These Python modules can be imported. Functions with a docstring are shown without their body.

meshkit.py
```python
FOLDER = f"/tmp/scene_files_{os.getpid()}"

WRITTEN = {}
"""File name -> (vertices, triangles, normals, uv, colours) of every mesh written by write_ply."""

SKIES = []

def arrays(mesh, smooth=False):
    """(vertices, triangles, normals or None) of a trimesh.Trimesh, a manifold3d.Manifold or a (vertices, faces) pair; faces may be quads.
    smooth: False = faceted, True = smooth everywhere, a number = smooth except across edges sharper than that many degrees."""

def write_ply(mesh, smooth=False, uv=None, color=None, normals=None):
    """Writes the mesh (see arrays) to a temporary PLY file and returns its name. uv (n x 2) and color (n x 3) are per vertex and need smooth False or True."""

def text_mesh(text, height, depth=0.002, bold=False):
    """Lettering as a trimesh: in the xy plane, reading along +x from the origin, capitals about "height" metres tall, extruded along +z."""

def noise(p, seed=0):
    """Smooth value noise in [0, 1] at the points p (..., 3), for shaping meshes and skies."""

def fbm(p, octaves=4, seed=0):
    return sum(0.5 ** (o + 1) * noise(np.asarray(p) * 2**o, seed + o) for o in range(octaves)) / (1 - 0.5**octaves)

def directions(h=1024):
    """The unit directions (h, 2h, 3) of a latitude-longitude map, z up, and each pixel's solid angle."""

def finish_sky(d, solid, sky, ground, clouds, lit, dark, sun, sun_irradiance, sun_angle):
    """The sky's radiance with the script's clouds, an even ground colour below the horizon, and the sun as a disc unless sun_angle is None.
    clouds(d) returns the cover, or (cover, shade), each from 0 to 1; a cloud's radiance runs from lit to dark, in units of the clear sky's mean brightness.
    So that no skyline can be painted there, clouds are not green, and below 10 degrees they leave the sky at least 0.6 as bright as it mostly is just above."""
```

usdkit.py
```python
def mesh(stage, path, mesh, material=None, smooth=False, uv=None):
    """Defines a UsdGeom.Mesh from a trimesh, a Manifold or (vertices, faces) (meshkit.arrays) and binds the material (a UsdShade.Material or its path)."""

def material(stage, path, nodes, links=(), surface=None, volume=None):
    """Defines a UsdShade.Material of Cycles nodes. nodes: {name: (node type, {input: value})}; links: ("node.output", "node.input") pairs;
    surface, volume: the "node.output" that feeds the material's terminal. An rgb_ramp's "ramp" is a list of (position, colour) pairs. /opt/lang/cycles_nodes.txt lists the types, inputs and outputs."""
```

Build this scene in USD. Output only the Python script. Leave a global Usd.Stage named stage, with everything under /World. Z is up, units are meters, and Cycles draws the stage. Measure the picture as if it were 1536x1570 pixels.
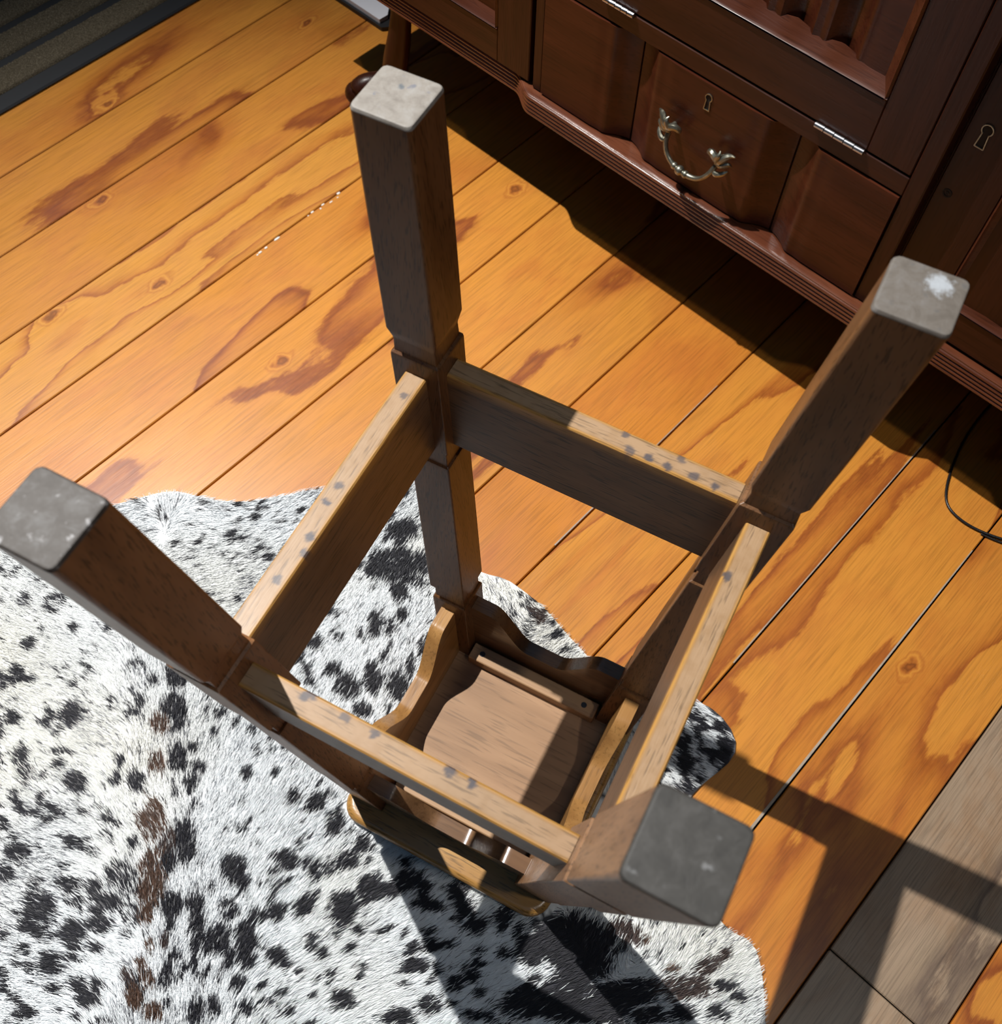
import math
import numpy as np
import trimesh
import manifold3d as m3
from shapely.geometry import Polygon, Point
import shapely
import meshkit
import usdkit
from pxr import Usd, UsdGeom, UsdLux, UsdShade, Sdf, Gf, Vt

stage = Usd.Stage.CreateInMemory()
UsdGeom.SetStageUpAxis(stage, 'Z')
UsdGeom.SetStageMetersPerUnit(stage, 1.0)
world = UsdGeom.Xform.Define(stage, '/World')
stage.SetDefaultPrim(world.GetPrim())
UsdGeom.Scope.Define(stage, '/World/Looks')

# ------------------------------------------------------------------ camera
EXPOSURE = 0.0
cam = UsdGeom.Camera.Define(stage, '/World/Camera')
RIGHT = np.array([0.88623147, 0.46307215, 0.01256803])
DOWN = np.array([0.41326475, -0.77806955, -0.4730962])
FWD = np.array([-0.20929887, 0.42446667, -0.88092113])
EYE = np.array([0.13565177, -0.28641275, 1.19096768])
M = np.eye(4)
M[0, :3], M[1, :3], M[2, :3], M[3, :3] = RIGHT, -DOWN, -FWD, EYE
cam.AddTransformOp().Set(Gf.Matrix4d(*M.ravel().tolist()))
cam.CreateHorizontalApertureAttr(36.0)
cam.CreateVerticalApertureAttr(36.0 * 1570 / 1536)
cam.CreateFocalLengthAttr(36.0 * 1559.82 / 1536)
cam.CreateFStopAttr(11.0)
cam.CreateFocusDistanceAttr(1.02)
cam.CreateClippingRangeAttr(Gf.Vec2f(0.02, 100))
cam.CreateExposureAttr(EXPOSURE)

# ------------------------------------------------------------------ lights
def aim(x, eye, at):
    z = np.array(eye, float) - np.array(at, float); z /= np.linalg.norm(z)
    r = np.cross([0.13, 0.99, 0.02], z); r /= np.linalg.norm(r); u = np.cross(z, r)
    m = np.eye(4); m[0, :3], m[1, :3], m[2, :3], m[3, :3] = r, u, z, eye
    x.AddTransformOp().Set(Gf.Matrix4d(*m.ravel().tolist()))
KEY_AT = (-2.15, 0.518, 4.2)
def spot(name, at, to, power, col, radius, cone, soft):
    l = UsdLux.SphereLight.Define(stage, '/World/' + name)
    l.CreateRadiusAttr(radius); l.CreateNormalizeAttr(True); l.CreateIntensityAttr(power); l.CreateColorAttr(Gf.Vec3f(*col))
    s = UsdLux.ShapingAPI.Apply(l.GetPrim()); s.CreateShapingConeAngleAttr(cone); s.CreateShapingConeSoftnessAttr(soft)
    aim(l, at, to)
spot('CeilingSpot', KEY_AT, (-0.22, 0.05, 0), 430.0, (1.0, 0.975, 0.94), 0.027, 18.7, 1.0)         # the spotlight that throws the hard shadows
spot('SecondSpot', (1.07, -0.20, 2.4), (0.0, 0.2, 0), 9.0, (1.0, 0.93, 0.84), 0.05, 40.0, 0.6)    # a weaker one to the right
sky = UsdLux.DomeLight.Define(stage, '/World/Daylight')            # faint cool daylight that fills the room
sky.CreateIntensityAttr(0.070); sky.CreateColorAttr(Gf.Vec3f(0.31, 0.61, 1.0))

# ------------------------------------------------------------------ helpers
USED = {}
def numbered(parent, name):
    k = (parent, name); n = USED.get(k, -1) + 1; USED[k] = n
    return name if n == 0 else '%s_%03d' % (name, n)
def tag(prim, label=None, cat=None, group=None, kind=None):
    for k, v in (('label', label), ('category', cat), ('group', group), ('kind', kind)):
        if v: prim.SetCustomDataByKey(k, v)
    return prim
def thing(name, loc=(0, 0, 0), rot=0.0, **kw):
    x = UsdGeom.Xform.Define(stage, '/World/' + numbered('/World', name))
    x.AddTranslateOp().Set(Gf.Vec3d(*loc))
    if rot: x.AddRotateZOp().Set(math.degrees(rot))
    return tag(x.GetPrim(), **kw)
def obj(name, mesh, mat, parent=None, smooth=False, attrs=None, **kw):
    pp = str(parent.GetPath()) if parent else '/World'
    g = usdkit.mesh(stage, pp + '/' + numbered(pp, name), mesh, mat, smooth=smooth)
    for k, v in (attrs or {}).items():
        v = np.asarray(v, np.float32)
        UsdGeom.PrimvarsAPI(g).CreatePrimvar(k, Sdf.ValueTypeNames.Color3fArray, 'vertex').Set(Vt.Vec3fArray.FromNumpy(v))
    return tag(g.GetPrim(), **kw)
cat_ = trimesh.util.concatenate
def box(x0, x1, y0, y1, z0, z1, r=0.0015):
    """a box with chamfered edges"""
    e = np.array([[x0, x1], [y0, y1], [z0, z1]], float)
    r = min(r, *(0.45 * (e[:, 1] - e[:, 0])))
    pts = []
    for i in range(8):
        s = [(i >> k) & 1 for k in range(3)]
        c = np.array([e[k, s[k]] for k in range(3)])
        d = np.array([r if s[k] == 0 else -r for k in range(3)])
        for k in range(3):
            q = c + d; q[k] = c[k]; pts.append(q)
    return trimesh.convex.convex_hull(np.array(pts))
def loft(rings, cap=True):
    """rings: list of (n,3) arrays"""
    n = len(rings[0]); v = np.vstack(rings); f = []
    for a in range(len(rings) - 1):
        for i in range(n):
            j = (i + 1) % n
            f += [[a*n+i, a*n+j, (a+1)*n+j], [a*n+i, (a+1)*n+j, (a+1)*n+i]]
    if cap:
        v = np.vstack([v, rings[0].mean(0), rings[-1].mean(0)]); c0, c1 = len(v) - 2, len(v) - 1; b = (len(rings) - 1) * n
        for i in range(n):
            j = (i + 1) % n; f += [[c0, j, i], [c1, b+i, b+j]]
    m = trimesh.Trimesh(v, f, process=False)
    if cap and m.volume < 0: m.invert()
    return m
def tube(path, rad, n=10):
    path = np.array(path, float); rad = np.broadcast_to(rad, len(path)); rings = []
    T = np.gradient(path, axis=0); T /= np.linalg.norm(T, axis=1)[:, None]
    up = np.array([0.1, 0.2, 1.0]); 
    if abs(T[0] @ up) > .9: up = np.array([1.0, .3, .1])
    nrm = np.cross(T[0], up); nrm /= np.linalg.norm(nrm)
    for p, t, r in zip(path, T, rad):
        nrm = nrm - t * (nrm @ t); nrm /= np.linalg.norm(nrm); b = np.cross(t, nrm)
        a = np.linspace(0, 2*np.pi, n, endpoint=False)
        rings.append(p + r * (np.cos(a)[:, None] * nrm + np.sin(a)[:, None] * b))
    return loft(rings)
def spline(pts, n=40):
    from scipy.interpolate import CubicSpline
    pts = np.array(pts, float); d = np.r_[0, np.cumsum(np.linalg.norm(np.diff(pts, axis=0), axis=1))]
    return CubicSpline(d, pts)(np.linspace(0, d[-1], n))
def extrude(poly, h):
    return trimesh.creation.extrude_polygon(poly, h, engine='earcut')
def ball(c, r, sub=2, scale=(1, 1, 1)):
    m = trimesh.creation.icosphere(sub, r); m.apply_scale(scale); m.apply_translation(c); return m
def cyl(a, b, r, n=20):
    return trimesh.creation.cylinder(r, segment=[a, b], sections=n)

# ------------------------------------------------------------------ materials
def mat(name, nodes, links=(), surface='p.BSDF'):
    return usdkit.material(stage, '/World/Looks/' + name, nodes, links, surface=surface)
def plain(name, col, rough=.5, metal=0.0, spec=.5, coat=0.0, noise=0.0, scale=60.0, bump=0.0):
    nd = {'p': ('principled_bsdf', {'base_color': col, 'roughness': rough, 'metallic': metal, 'specular_ior_level': spec, 'coat_weight': coat, 'coat_roughness': .15})}
    lk = []
    if noise:
        nd.update({'t': ('texture_coordinate', {}), 'n': ('noise_texture', {'scale': scale, 'detail': 5.0, 'roughness': .65}),
                   'r': ('rgb_ramp', {'ramp': [(.25, [c * (1 - noise) for c in col]), (.75, [min(1, c * (1 + noise)) for c in col])]})})
        lk += [('t.object', 'n.vector'), ('n.fac', 'r.fac'), ('r.color', 'p.base_color')]
        if bump:
            nd['b'] = ('bump', {'strength': bump, 'distance': .001}); lk += [('n.fac', 'b.height'), ('b.normal', 'p.normal')]
    return mat(name, nd, lk)

def pine(name, seed, rot, light, mid, dark, bands=3.2, sx=2.0, sy=7.0, streak=.3, knots=(), gloss=.34, blotch=.6, sharp=1.0):
    """flat-sawn varnished board: ragged contour lines of a stretched noise field, small knots, cloudy stain, fine fibre"""
    rng = np.random.default_rng(seed)
    off = rng.uniform(-30, 30, 3)
    mix = lambda a, b, t: [x * (1 - t) + y * t for x, y in zip(a, b)]
    nd = {'g': ('geometry', {}),
          'rot': ('mapping', {'mapping_type': 'point', 'rotation': (0, 0, rot)}),           # board frame: x across, y along
          'mp': ('mapping', {'mapping_type': 'point', 'location': tuple(off), 'scale': (sy, sx, 1)}),
          'n': ('noise_texture', {'scale': 1.0, 'detail': 3.2, 'roughness': .40, 'distortion': .55}),
          'mw': ('mapping', {'mapping_type': 'point', 'location': tuple(off + 7), 'scale': (95, 22, 1)}),
          'nw': ('noise_texture', {'scale': 1.0, 'detail': 4.0, 'roughness': .65}),
          'ww': ('math', {'math_type': 'multiply_add', 'value2': .060, 'value3': 0.0}),
          'sum': ('math', {'math_type': 'add'}),
          'band': ('math', {'math_type': 'multiply', 'value2': bands}),
          'fr': ('math', {'math_type': 'fraction'}),
          'ramp': ('rgb_ramp', {'ramp': [(0, mix(light, mid, .25)), (.06, light), (.55, mix(light, mid, .18)), (.80, mix(light, mid, .75)), (.90, mix(mid, dark, .55 * sharp)), (.94, mix(mid, dark, sharp)), (.965, mix(mid, dark, .8 * sharp)), (1, mix(light, mid, .3))]}),
          'mf': ('mapping', {'mapping_type': 'point', 'location': tuple(off + 3), 'scale': (520, 14, 1)}),
          'nf': ('noise_texture', {'scale': 1.0, 'detail': 3.0, 'roughness': .6}),
          'rf': ('rgb_ramp', {'ramp': [(.28, (1 - streak,) * 3), (.56, (1, 1, 1)), (.8, (1.0, 1.0, 1.0))]}),
          'mulf': ('mix', {'mix_type': 'multiply', 'fac': 1.0}),
          'mb': ('mapping', {'mapping_type': 'point', 'location': tuple(off + 11), 'scale': (13, 6, 1)}),
          'nb': ('noise_texture', {'scale': 1.0, 'detail': 6.0, 'roughness': .62, 'distortion': .4}),
          'rb': ('rgb_ramp', {'ramp': [(.30, [1 - blotch*.22, 1 - blotch*.44, 1 - blotch*.62]), (.50, (1 - blotch * .04, 1 - blotch * .08, 1 - blotch * .1)), (.68, (1.0, 1.0, 1.0))]}),
          'mulb': ('mix', {'mix_type': 'multiply', 'fac': 1.0}),
          'rg': ('map_range', {'from_min': .3, 'from_max': .7, 'to_min': gloss + .10, 'to_max': gloss - .04}),
          'bp': ('bump', {'strength': .15, 'distance': .0008}),
          'p': ('principled_bsdf', {'roughness': gloss, 'specular_ior_level': .4, 'coat_weight': .12, 'coat_roughness': .3})}
    lk = [('g.position', 'rot.vector'), ('rot.vector', 'mp.vector'), ('mp.vector', 'n.vector'), ('rot.vector', 'mw.vector'), ('mw.vector', 'nw.vector'),
          ('nw.fac', 'ww.value1'), ('n.fac', 'sum.value1'), ('ww.value', 'sum.value2'),
          ('band.value', 'fr.value1'), ('fr.value', 'ramp.fac'), ('rot.vector', 'mf.vector'), ('mf.vector', 'nf.vector'), ('nf.fac', 'rf.fac'),
          ('ramp.color', 'mulf.color1'), ('rf.color', 'mulf.color2'), ('rot.vector', 'mb.vector'), ('mb.vector', 'nb.vector'), ('nb.fac', 'rb.fac'),
          ('mulf.color', 'mulb.color1'), ('rb.color', 'mulb.color2'), ('nf.fac', 'bp.height'), ('bp.normal', 'p.normal'), ('nb.fac', 'rg.value'), ('rg.result', 'p.roughness')]
    last, col = 'sum.value', 'mulb.color'
    if knots:
        nd.update({'kd': ('mapping', {'mapping_type': 'point', 'scale': (55, 40, 1)}), 'kn': ('noise_texture', {'scale': 1.0, 'detail': 3.0}),
                   'kv': ('vector_math', {'math_type': 'subtract', 'vector2': (.5, .5, .5)}), 'kq': ('vector_math', {'math_type': 'multiply', 'vector2': (.022, .030, 0)}), 'kp': ('vector_math', {'math_type': 'add'})})
        lk += [('rot.vector', 'kd.vector'), ('kd.vector', 'kn.vector'), ('kn.color', 'kv.vector1'), ('kv.vector', 'kq.vector1'), ('rot.vector', 'kp.vector1'), ('kq.vector', 'kp.vector2')]
    for i, (kx, ky, amp, size) in enumerate(knots):
        nd.update({'k%ds' % i: ('vector_math', {'math_type': 'subtract', 'vector2': (kx, ky, 0)}),
                   'k%dm' % i: ('mapping', {'mapping_type': 'point', 'scale': (1 / size, .5 / size, 0)}),
                   'k%dl' % i: ('vector_math', {'math_type': 'length'}),
                   'k%de' % i: ('math', {'math_type': 'power', 'value1': 2.7}),
                   'k%dn' % i: ('math', {'math_type': 'multiply', 'value2': -1.0}),
                   'k%da' % i: ('math', {'math_type': 'multiply_add', 'value2': amp}),
                   'k%dc' % i: ('rgb_ramp', {'ramp': [(0, mix(dark, mid, .3)), (.12, [d * .6 for d in dark]), (.2, mix(mid, dark, .4)), (.3, light), (.4, mix(mid, dark, .5)), (.5, light), (1, light)]}),
                   'k%df' % i: ('rgb_ramp', {'ramp': [(0, (.95,) * 3), (.3, (.8,) * 3), (.55, (0, 0, 0)), (1, (0, 0, 0))]}),
                   'k%dx' % i: ('mix', {'mix_type': 'mix'})})
        lk += [('kp.vector', 'k%ds.vector1' % i), ('k%ds.vector' % i, 'k%dm.vector' % i), ('k%dm.vector' % i, 'k%dl.vector1' % i),
               ('k%dl.value' % i, 'k%dn.value1' % i), ('k%dn.value' % i, 'k%de.value2' % i), ('k%de.value' % i, 'k%da.value1' % i), (last, 'k%da.value3' % i),
               ('k%dl.value' % i, 'k%dc.fac' % i), ('k%dl.value' % i, 'k%df.fac' % i), (col, 'k%dx.color1' % i), ('k%dc.color' % i, 'k%dx.color2' % i), ('k%df.color' % i, 'k%dx.fac' % i)]
        last, col = 'k%da.value' % i, 'k%dx.color' % i
    return mat(name, nd, lk + [(last, 'band.value1'), (col, 'p.base_color')])

def oak(name, axis, base, pore, glow, rough=.3, wear=False, fine=1.0, pores=.5, coat=.5, seed=0, spec=.4):
    """open-grained oak: dark pore dashes along the axis, broad figure; 'wear' adds rubbed and stained patches from the mesh"""
    s = [620 * fine] * 3; s[axis] = 42 * fine
    s2 = [38.0] * 3; s2[axis] = 3.0
    nd = {'t': ('texture_coordinate', {}),
          'm1': ('mapping', {'mapping_type': 'point', 'scale': tuple(s), 'location': (seed * 3.1, seed * 1.7, seed)}),
          'n1': ('noise_texture', {'scale': 1.0, 'detail': 2.0, 'roughness': .5}),
          'r1': ('rgb_ramp', {'ramp': [(.34, (pores,) * 3), (.45, (1, 1, 1))]}),
          'm2': ('mapping', {'mapping_type': 'point', 'scale': tuple(s2), 'location': (seed * 5.1, seed, seed * 2.2)}),
          'n2': ('noise_texture', {'scale': 1.0, 'detail': 3.0, 'roughness': .55, 'distortion': .6}),
          'r2': ('rgb_ramp', {'ramp': [(.3, pore), (.5, base), (.7, glow)]}),
          'x': ('mix', {'mix_type': 'multiply', 'fac': 1.0}),
          'bp': ('bump', {'strength': .35, 'distance': .0006}),
          'p': ('principled_bsdf', {'roughness': rough, 'specular_ior_level': spec, 'coat_weight': coat, 'coat_roughness': .25})}
    lk = [('t.object', 'm1.vector'), ('m1.vector', 'n1.vector'), ('n1.fac', 'r1.fac'), ('t.object', 'm2.vector'), ('m2.vector', 'n2.vector'), ('n2.fac', 'r2.fac'),
          ('r2.color', 'x.color1'), ('r1.color', 'x.color2'), ('n1.fac', 'bp.height'), ('bp.normal', 'p.normal')]
    if wear:
        nd.update({'a': ('attribute', {'attribute': 'wear'}), 'sep': ('separate_color', {'color_type': 'rgb'}),
                   'nw': ('noise_texture', {'scale': 90.0, 'detail': 4.0}), 'wm': ('math', {'math_type': 'multiply_add', 'value2': 1.1, 'value3': -.55}),
                   'wa': ('math', {'math_type': 'add', 'use_clamp': True}), 'wz': ('math', {'math_type': 'multiply', 'use_clamp': True}),
                   'wx': ('mix', {'mix_type': 'mix', 'color2': (.37, .235, .128)}), 'mulw': ('mix', {'mix_type': 'multiply', 'fac': .8}),
                   'gx': ('mix', {'mix_type': 'mix', 'color2': (.46, .235, .055)}),
                   'sx': ('mix', {'mix_type': 'mix', 'color2': (.055, .052, .065)})})
        lk += [('a.color', 'sep.color'), ('t.object', 'nw.vector'), ('nw.fac', 'wm.value1'), ('sep.r', 'wa.value1'), ('wm.value', 'wa.value2'), ('wa.value', 'wz.value1'), ('sep.r', 'wz.value2'),
               ('x.color', 'gx.color1'), ('sep.b', 'gx.fac'), ('gx.color', 'wx.color1'), ('wz.value', 'wx.fac'), ('wx.color', 'mulw.color1'), ('r1.color', 'mulw.color2'),
               ('mulw.color', 'sx.color1'), ('sep.g', 'sx.fac'), ('sx.color', 'p.base_color')]
    else:
        lk += [('x.color', 'p.base_color')]
    return mat(name, nd, lk)

# ------------------------------------------------------------------ floor: one plank per board
TH = -0.2683
NV = np.array([math.cos(TH), math.sin(TH)]); TV = np.array([-math.sin(TH), math.cos(TH)])
SEAMS = [-1.2150, -1.0739, -0.9347, -0.8005, -0.6643, -0.5300, -0.3984, -0.2631, -0.1315, 0.0024, 0.1365, 0.2718, 0.4065, 0.5412]
SEAMS = [SEAMS[0] - .135 * i for i in range(15, 0, -1)] + SEAMS + [SEAMS[-1] + .135 * i for i in range(1, 11)]
NX = 8                                                # boards further left than the photograph shows
def to_world(m, z=0):
    m = m.copy(); r = np.eye(4); r[:2, 0] = NV; r[:2, 1] = TV; r[2, 3] = z; m.apply_transform(r); return m
floor = thing('floor', kind='structure', label='varnished pine board floor')
m_sub = plain('subfloor', (.012, .008, .006), .9)
obj('subfloor', to_world(box(SEAMS[0], SEAMS[-1], -2.2, 2.2, -.05, -.016)), m_sub, floor)
LIGHT, MID, DARK = (.565, .230, .033), (.44, .142, .019), (.26, .067, .011)
def tone(f, r=1.0):
    return [tuple(c * f * (1.0, r, r * r)[i] for i, c in enumerate(t)) for t in (LIGHT, MID, DARK)]
KN = [(-.8581, .1629), (-.9235, .0165), (-.8279, .4697), (-1.0596, .2025), (-.6177, .1937), (.2917, .4306), (-1.153, .7141), (-1.2328, .3416), (-.6083, .6777), (-.7694, .9328)]
KN = [(u + .0097 * w, w - .0097 * u) for u, w in KN]
spec = {7: dict(bands=2.6, k=.90), 8: dict(bands=2.4, k=.95), 9: dict(bands=6.0, sy=9, k=1.03, r=1.08, blotch=.35, sharp=.7), 10: dict(bands=2.6, k=1.02), 11: dict(bands=2.6, k=1.05), 12: dict(bands=2.2, k=1.03),
        13: dict(bands=2.8), 14: dict(bands=2.4, k=.95, r=.90, sharp=.6), 15: dict(bands=6.0, sy=8, sx=.9, k=1.0, sharp=.7), 16: dict(bands=5.0, sy=7, sx=.9, sharp=.8), 17: dict(bands=3.4, k=1.0, sharp=.7, blotch=.5), 18: dict(bands=3.6, k=.98, sharp=.75, blotch=.5)}
for i in range(len(SEAMS) - 1):
    a, b = SEAMS[i], SEAMS[i + 1]
    s = spec.get(i - NX, {})
    kn = [(x, y, .22, .030) for n, (x, y) in enumerate(KN) if a < x < b][:2]
    li, mi, da = tone(s.get('k', .97), s.get('r', 1.0))
    gap = .0011
    if i == 19 + NX:
        mm = pine('brown_board', 190, .2683, (.33, .245, .165), (.26, .19, .125), (.14, .10, .072), bands=3.6, sx=1.6, sy=6, streak=.4, blotch=.8, gloss=.38)
        c = 0.0895
        obj('plank', to_world(box(a + gap, b - gap, -2.2, c - .0007, -.016, 0, .0012)), mm, floor, label='shorter greyish brown replacement board')
        mm = pine('brown_board_long', 191, .2683, (.34, .25, .17), (.26, .19, .125), (.15, .105, .075), bands=3.2, sx=1.4, sy=6, streak=.4, blotch=.8, gloss=.38)
        obj('plank', to_world(box(a + gap, b - gap, c + .0007, 2.2, -.016, 0, .0012)), mm, floor, label='longer greyish brown replacement board')
        continue
    mm = pine('pine_board_%02d' % i, 300 + i - NX, .2683, li, mi, da, bands=s.get('bands', 3), sx=s.get('sx', 2.0), sy=s.get('sy', 7.0), knots=kn, blotch=s.get('blotch', .6), sharp=s.get('sharp', 1.0))
    obj('plank', to_world(box(a + gap, b - gap, -2.2, 2.2, -.016, 0, .0012)), mm, floor)
m_fill = plain('joint_filler', (.33, .27, .21), .7, noise=.25, scale=40)
for k, y0, y1, w0, w1 in ((18, -.30, .62, .0052, .0012), (17, .28, .75, .0016, .0010), (15, .25, .6, .0018, .0008)):
    x = SEAMS[k + NX]
    q = np.array([[x - w0 - .0012, y0], [x - .0012, y0], [x - .0012, y1], [x - w1 - .0012, y1]])
    obj('joint_filler', to_world(extrude(Polygon(q), .0006), .0001), m_fill, floor, label='pale grey filler along a floor joint')
rngp = np.random.default_rng(5)
sp = []
for k in range(11):
    y = .49 - .011 * k - rngp.uniform(0, .010) if k < 7 else .36 - .10 * rngp.uniform(0, 1)
    sp.append(ball((0, 0, 0), rngp.uniform(.0010, .0028), 1, (rngp.uniform(.6, 1.2), rngp.uniform(1.0, 2.4), .3))); sp[-1].apply_translation((SEAMS[10 + NX] + .003 + rngp.uniform(-.002, .004), y, .0005))
    sp[-1].vertices[:, 2] -= sp[-1].vertices[:, 2].min() + .0003
m_white = plain('white_paint', (.72, .68, .62), .6)
obj('paint_fleck', to_world(cat_(sp)), m_white, floor, kind='stuff', label='white paint flecks along a floor joint')

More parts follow.
